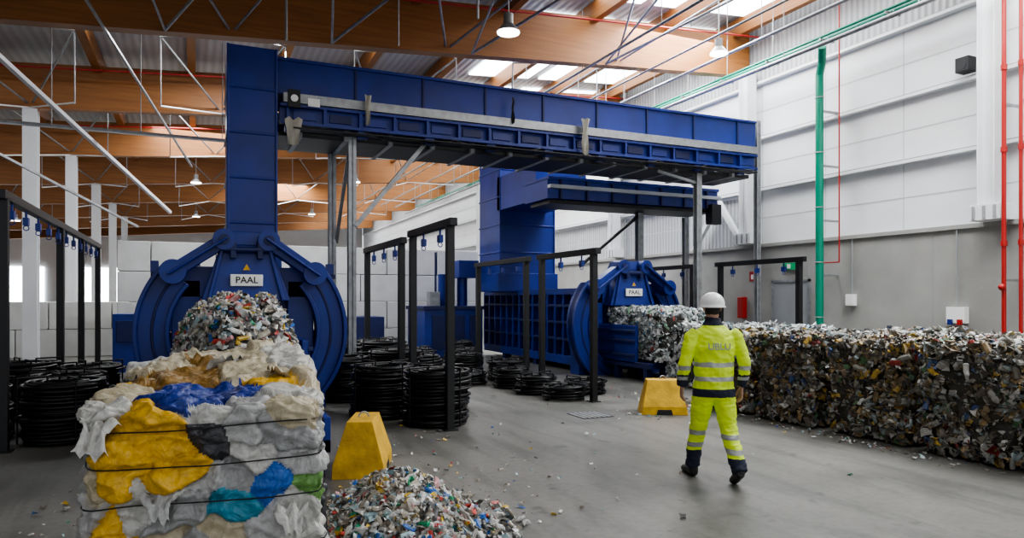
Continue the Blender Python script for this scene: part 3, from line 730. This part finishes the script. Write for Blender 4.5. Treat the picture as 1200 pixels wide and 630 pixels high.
# ---------------------------------------------------------------- worker
HV=mat('hi_vis_yellow',(.58,.76,.03),.65,0,9,.14,.25,22); HV.node_tree.nodes['Principled BSDF'].inputs['Emission Color'].default_value=(.6,.8,.02,1); HV.node_tree.nodes['Principled BSDF'].inputs['Emission Strength'].default_value=.04
NAVY=mat('navy_cloth',(.012,.016,.035),.8); REFL=mat('reflective_tape',(.36,.37,.36),.4,.2); BOOT=mat('boot_leather',(.012,.012,.012),.5); SKIN=mat('skin',(.42,.24,.17),.55); HAIR=mat('hair',(.02,.014,.01),.7); HELM=mat('helmet_plastic',(.76,.76,.75),.28)
def loft(b,rings,m,n=20):
    vs=[];fs=[]
    for (c,rx,ry,fr) in rings:
        u,v=fr
        for j in range(n):
            t=2*math.pi*j/n; p=Vector(c)+Vector(u)*(rx*math.cos(t))+Vector(v)*(ry*math.sin(t)); vs.append(p)
    for i in range(len(rings)-1):
        for j in range(n): fs.append((i*n+j,i*n+(j+1)%n,(i+1)*n+(j+1)%n,(i+1)*n+j))
    fs.append(tuple(range(n))[::-1]); fs.append(tuple((len(rings)-1)*n+j for j in range(n)))
    b.add(vs,fs,m,True)
XY=((1,0,0),(0,1,0)); XZ=((1,0,0),(0,0,1))
def zl(b,L,m): loft(b,[((x,y,z),rx,ry,XY) for x,y,z,rx,ry in L],m)
def limb(b,L,m):
    rr=[]
    for i,(x,y,z,r) in enumerate(L):
        a=Vector(L[max(0,i-1)][:3]);c=Vector(L[min(len(L)-1,i+1)][:3]);d=(c-a).normalized()
        u=d.cross(Vector((0,1,0))).normalized() if abs(d.y)<.9 else d.cross(Vector((1,0,0))).normalized(); v=d.cross(u).normalized()
        rr.append(((x,y,z),r,r,(u,v)))
    loft(b,rr,m,18)
def remesh(b,name,vox,sm=3):
    o=b.obj(name+'_tmp'); r=o.modifiers.new('r','REMESH'); r.mode='VOXEL'; r.voxel_size=vox; r.use_smooth_shade=True
    s_=o.modifiers.new('s','SMOOTH'); s_.iterations=sm; s_.factor=.5
    dg=bpy.context.evaluated_depsgraph_get(); dg.update(); me=bpy.data.meshes.new_from_object(o.evaluated_get(dg)); me.name=name
    bpy.data.objects.remove(o); ob=bpy.data.objects.new(name,me); COL.objects.link(ob); me.materials.clear(); return ob
worker=bpy.data.objects.new('worker',None); COL.objects.link(worker)
b=MB()
zl(b,[(.0,.0,.80,.180,.135),(0,0,.86,.190,.15),(0,0,.98,.182,.145),(0,.0,1.12,.184,.145),(0,.0,1.25,.195,.15),(0,.01,1.34,.195,.14),(0,.01,1.40,.165,.115),(0,.015,1.45,.115,.09),(0,.02,1.49,.075,.08),(0,.02,1.53,.062,.066)],HV)
zl(b,[(0,0,.78,.165,.12),(0,0,.86,.175,.13),(0,0,.95,.16,.12)],HV)
arms={}
for s,els in ((-1,[(.155,.01,1.385,.070),(.210,.0,1.33,.072),(.243,-.01,1.23,.063),(.275,-.02,1.10,.057),(.284,.01,1.01,.052),(.282,.05,.90,.046)]),(1,[(.155,.01,1.385,.070),(.212,.0,1.33,.072),(.246,-.02,1.23,.063),(.276,-.045,1.10,.057),(.276,-.03,1.01,.052),(.268,.01,.89,.046)])):
    L=[(s*x,y,z,r) for x,y,z,r in els]; arms[s]=L; limb(b,L,HV)
LL=[(-.09,0,.86,.110),(-.095,.05,.72,.098),(-.10,.12,.52,.078),(-.11,.17,.40,.073),(-.12,.21,.25,.070),(-.125,.24,.11,.066)]
RL=[(.09,0,.86,.110),(.10,-.02,.72,.098),(.115,-.05,.52,.078),(.125,-.12,.40,.073),(.14,-.20,.26,.070),(.15,-.27,.15,.066)]
limb(b,LL,HV); limb(b,RL,HV)
suit=remesh(b,'hi_vis_suit',.0080,3)
me=suit.data
for v in me.vertices:
    p=v.co; n=noise.noise(Vector((p.x*9,p.y*9,p.z*14)))*.012+noise.noise(Vector((p.x*22,p.y*22,p.z*34)))*.007
    if p.z<.82: n+=.006*max(0,1-abs(noise.noise(Vector((p.x*6,p.y*6,p.z*22))))*4)
    v.co=p+v.normal*n
for m in (HV,NAVY,REFL): me.materials.append(m)
def segd(p,L):
    best=9
    for a,c in zip(L[:-1],L[1:]):
        A=Vector(a[:3]);B=Vector(c[:3]);t=max(0,min(1,(p-A).dot(B-A)/(B-A).length_squared)); best=min(best,(p-A-(B-A)*t).length-(a[3]*(1-t)+c[3]*t))
    return best
for pl in me.polygons:
    p=pl.center; z=p.z; s=1 if p.x>0 else -1; i=0
    isarm=abs(p.x)>.19 and z<1.32 and segd(p,arms[s])<.014 and (abs(p.x)>.208)
    if isarm:
        if z<1.0: i=1
        if .95<z<.98 or 1.045<z<1.085: i=2
    elif z>.80:
        if .80<z<.875: i=1
        if .945<z<.99 or 1.075<z<1.12: i=2
        if z>1.455: i=1
    else:
        if z<.27: i=1
        if .30<z<.345 or .42<z<.465: i=2
    pl.material_index=i; pl.use_smooth=True
suit.parent=worker
def boot(x,y,z,pitch,yaw):
    b=MB()
    rr=[((0,-.09,.055),.034,.045,XZ),((0,-.06,.05),.042,.05,XZ),((0,0,.05),.042,.05,XZ),((0,.08,.042),.047,.042,XZ),((0,.15,.035),.048,.035,XZ),((0,.19,.03),.035,.026,XZ)]
    loft(b,rr,BOOT); zl(b,[(0,-.045,.04,.045,.055),(0,-.045,.10,.048,.056),(0,-.045,.2,.052,.056)],BOOT)
    o=remesh(b,'boot',.006,2); o.data.materials.append(BOOT)
    for pl in o.data.polygons: pl.use_smooth=True
    o.location=(x,y,z); o.rotation_euler=(pitch,0,yaw); o.parent=worker; return o
boot(-.125,.285,.0,0,.08); boot(.152,-.235,.075,math.radians(-26),-.08)
b=MB()
zl(b,[(0,.03,1.47,.05,.055),(0,.03,1.53,.052,.06),(0,.045,1.56,.062,.078),(0,.05,1.60,.072,.09),(0,.05,1.65,.077,.097),(0,.045,1.70,.072,.09),(0,.04,1.735,.05,.06)],SKIN)
b.sphere((0,.145,1.605),.016,SKIN,10,8,(.8,1.2,1.4)); b.sphere((0,.128,1.565),.02,SKIN,10,8,(1.3,.6,.5))
for s in (-1,1): b.sphere((s*.078,.04,1.61),.022,SKIN,10,8,(.4,.8,1.35))
hd=remesh(b,'head',.005,2)
EYE=mat('eye_dark',(.03,.02,.02),.2); LIP=mat('lips',(.35,.13,.1),.5)
for m in (SKIN,HAIR,EYE,LIP): hd.data.materials.append(m)
for pl in hd.data.polygons:
    p=pl.center; i=0
    if p.y<.06 and p.z>1.555 and abs(p.x)<.082 and not(abs(p.x)>.072 and p.z<1.64 and p.y>.015): i=1
    if p.y>.12 and abs(abs(p.x)-.031)<.011 and abs(p.z-1.632)<.005: i=2
    if p.y>.12 and abs(p.x)<.024 and abs(p.z-1.566)<.006: i=3
    pl.material_index=i; pl.use_smooth=True
hd.parent=worker
b=MB(); c=(0,.045,1.655); n=32;vs=[];fs=[]
K=9
for i in range(K+1):
    ph=math.pi/2*i/K
    for j in range(n):
        t=2*math.pi*j/n; rx=.112;ry=.132;rz=.108
        ridge=1+.035*math.exp(-((math.cos(t))/.16)**2)*math.sin(ph)
        vs.append((c[0]+rx*math.sin(ph)*math.cos(t),c[1]+ry*math.sin(ph)*math.sin(t),c[2]+rz*math.cos(ph)*ridge))
for i in range(K):
    for j in range(n): fs.append((i*n+j,(i+1)*n+j,(i+1)*n+(j+1)%n,i*n+(j+1)%n))
o=len(vs)
for (e_,dz) in ((1.0,-.02),(1.10,-.03),(1.10,-.036),(.97,-.025)):
    for j in range(n):
        t=2*math.pi*j/n; peak=.045*max(0,math.sin(t))**2 if e_>1.05 else 0
        vs.append((c[0]+.112*e_*math.cos(t),c[1]+(.132*e_+peak)*math.sin(t),c[2]+dz))
rings=[K*n,o,o+n,o+2*n,o+3*n]
for a,c2 in zip(rings[:-1],rings[1:]):
    for j in range(n): fs.append((a+j,c2+j,c2+(j+1)%n,a+(j+1)%n))
b.add(vs,fs,HELM,True); hl=b.obj('hard_hat',0,worker)
def hand(s,wx,wy,wz):
    b=MB()
    palm=[((0,0,.02),.017,.026,XY),((0,0,-.01),.017,.030,XY),((0,.004,-.05),.016,.038,XY),((0,.004,-.088),.013,.038,XY)]
    loft(b,palm,SKIN,16)
    for k,(yy,L) in enumerate(((.032,.068),(.011,.078),(-.011,.072),(-.031,.056))):
        x=0;z=-.082; pts=[(0,yy,z,.0095)]; ang=.15+.05*k
        for q,fr in enumerate((.45,.3,.25)):
            x-=s*math.sin(ang)*L*fr; z-=math.cos(ang)*L*fr; pts.append((x,yy*(1+.05*q),z,.0088-.0008*q)); ang+=.38
        limb(b,pts,SKIN)
    limb(b,[(0,.03,-.02,.013),(-s*.012,.052,-.05,.011),(-s*.018,.062,-.075,.0095),(-s*.02,.062,-.095,.0075)],SKIN)
    o=remesh(b,'hand',.0032,2); o.data.materials.append(SKIN)
    for pl in o.data.polygons: pl.use_smooth=True
    o.location=(wx,wy,wz); o.rotation_euler=(math.radians(8),0,0); o.parent=worker
hand(-1,-.281,.058,.885); hand(1,.266,.016,.875)
text('UBLU',.085,(0.0,-.160,1.265),(math.pi/2,0,0),GREYP,'jacket_lettering',worker,.001)
worker.location=(4.38,5.15,0); worker.rotation_euler=(0,0,math.radians(-22))

b=MB(); b.box(5.0,5.5,8.6,9.1,0,.006,DARK)
for i in range(6): b.box(5.02+i*.08,5.06+i*.08,8.62,9.08,.006,.012,GREYP)
b.obj('floor_drain')

# ---------------------------------------------------------------- light & camera
w=bpy.data.worlds.new('sky'); S.world=w; w.use_nodes=True; nt=w.node_tree; bg=nt.nodes['Background']
sk=nt.nodes.new('ShaderNodeTexSky'); sk.sky_type='HOSEK_WILKIE'; sk.turbidity=6; sk.sun_direction=(.3,-.5,.8)
mx=nt.nodes.new('ShaderNodeMix'); mx.data_type='RGBA'; mx.inputs[0].default_value=.75; mx.inputs[7].default_value=(.94,.96,1,1)
nt.links.new(sk.outputs[0],mx.inputs[6]); nt.links.new(mx.outputs[2],bg.inputs[0]); bg.inputs[1].default_value=.75
for (x,y,p) in ((10.5,6,370),(10.5,14,480),(10.5,22,400),(3,5,90),(1.5,17.3,240),(0,25,240),(4,36,400)):  # added ceiling-level area fills; not all of them sit under a skylight
    l=bpy.data.lights.new('added_roof_fill','AREA'); l.shape='RECTANGLE'; l.size=2.6; l.size_y=4 if y!=17.3 else 1; l.energy=p; l.color=(.97,.985,1)
    o=bpy.data.objects.new('added_roof_fill',l); COL.objects.link(o); o.location=(x,y,zr(x)+.85)
S.view_settings.view_transform='AgX'; S.view_settings.look='AgX - Medium High Contrast'; S.view_settings.exposure=0.85
cam=bpy.data.cameras.new('camera'); cam.sensor_width=36; cam.lens=820/1200*36; cam.shift_y=35/1200; cam.clip_end=200
co=bpy.data.objects.new('camera',cam); COL.objects.link(co); co.location=(0,0,1.7); co.rotation_euler=(math.pi/2,0,math.radians(-24.3)); S.camera=co
print('POLYS',sum(len(o.data.polygons) for o in S.objects if o.type=='MESH'))
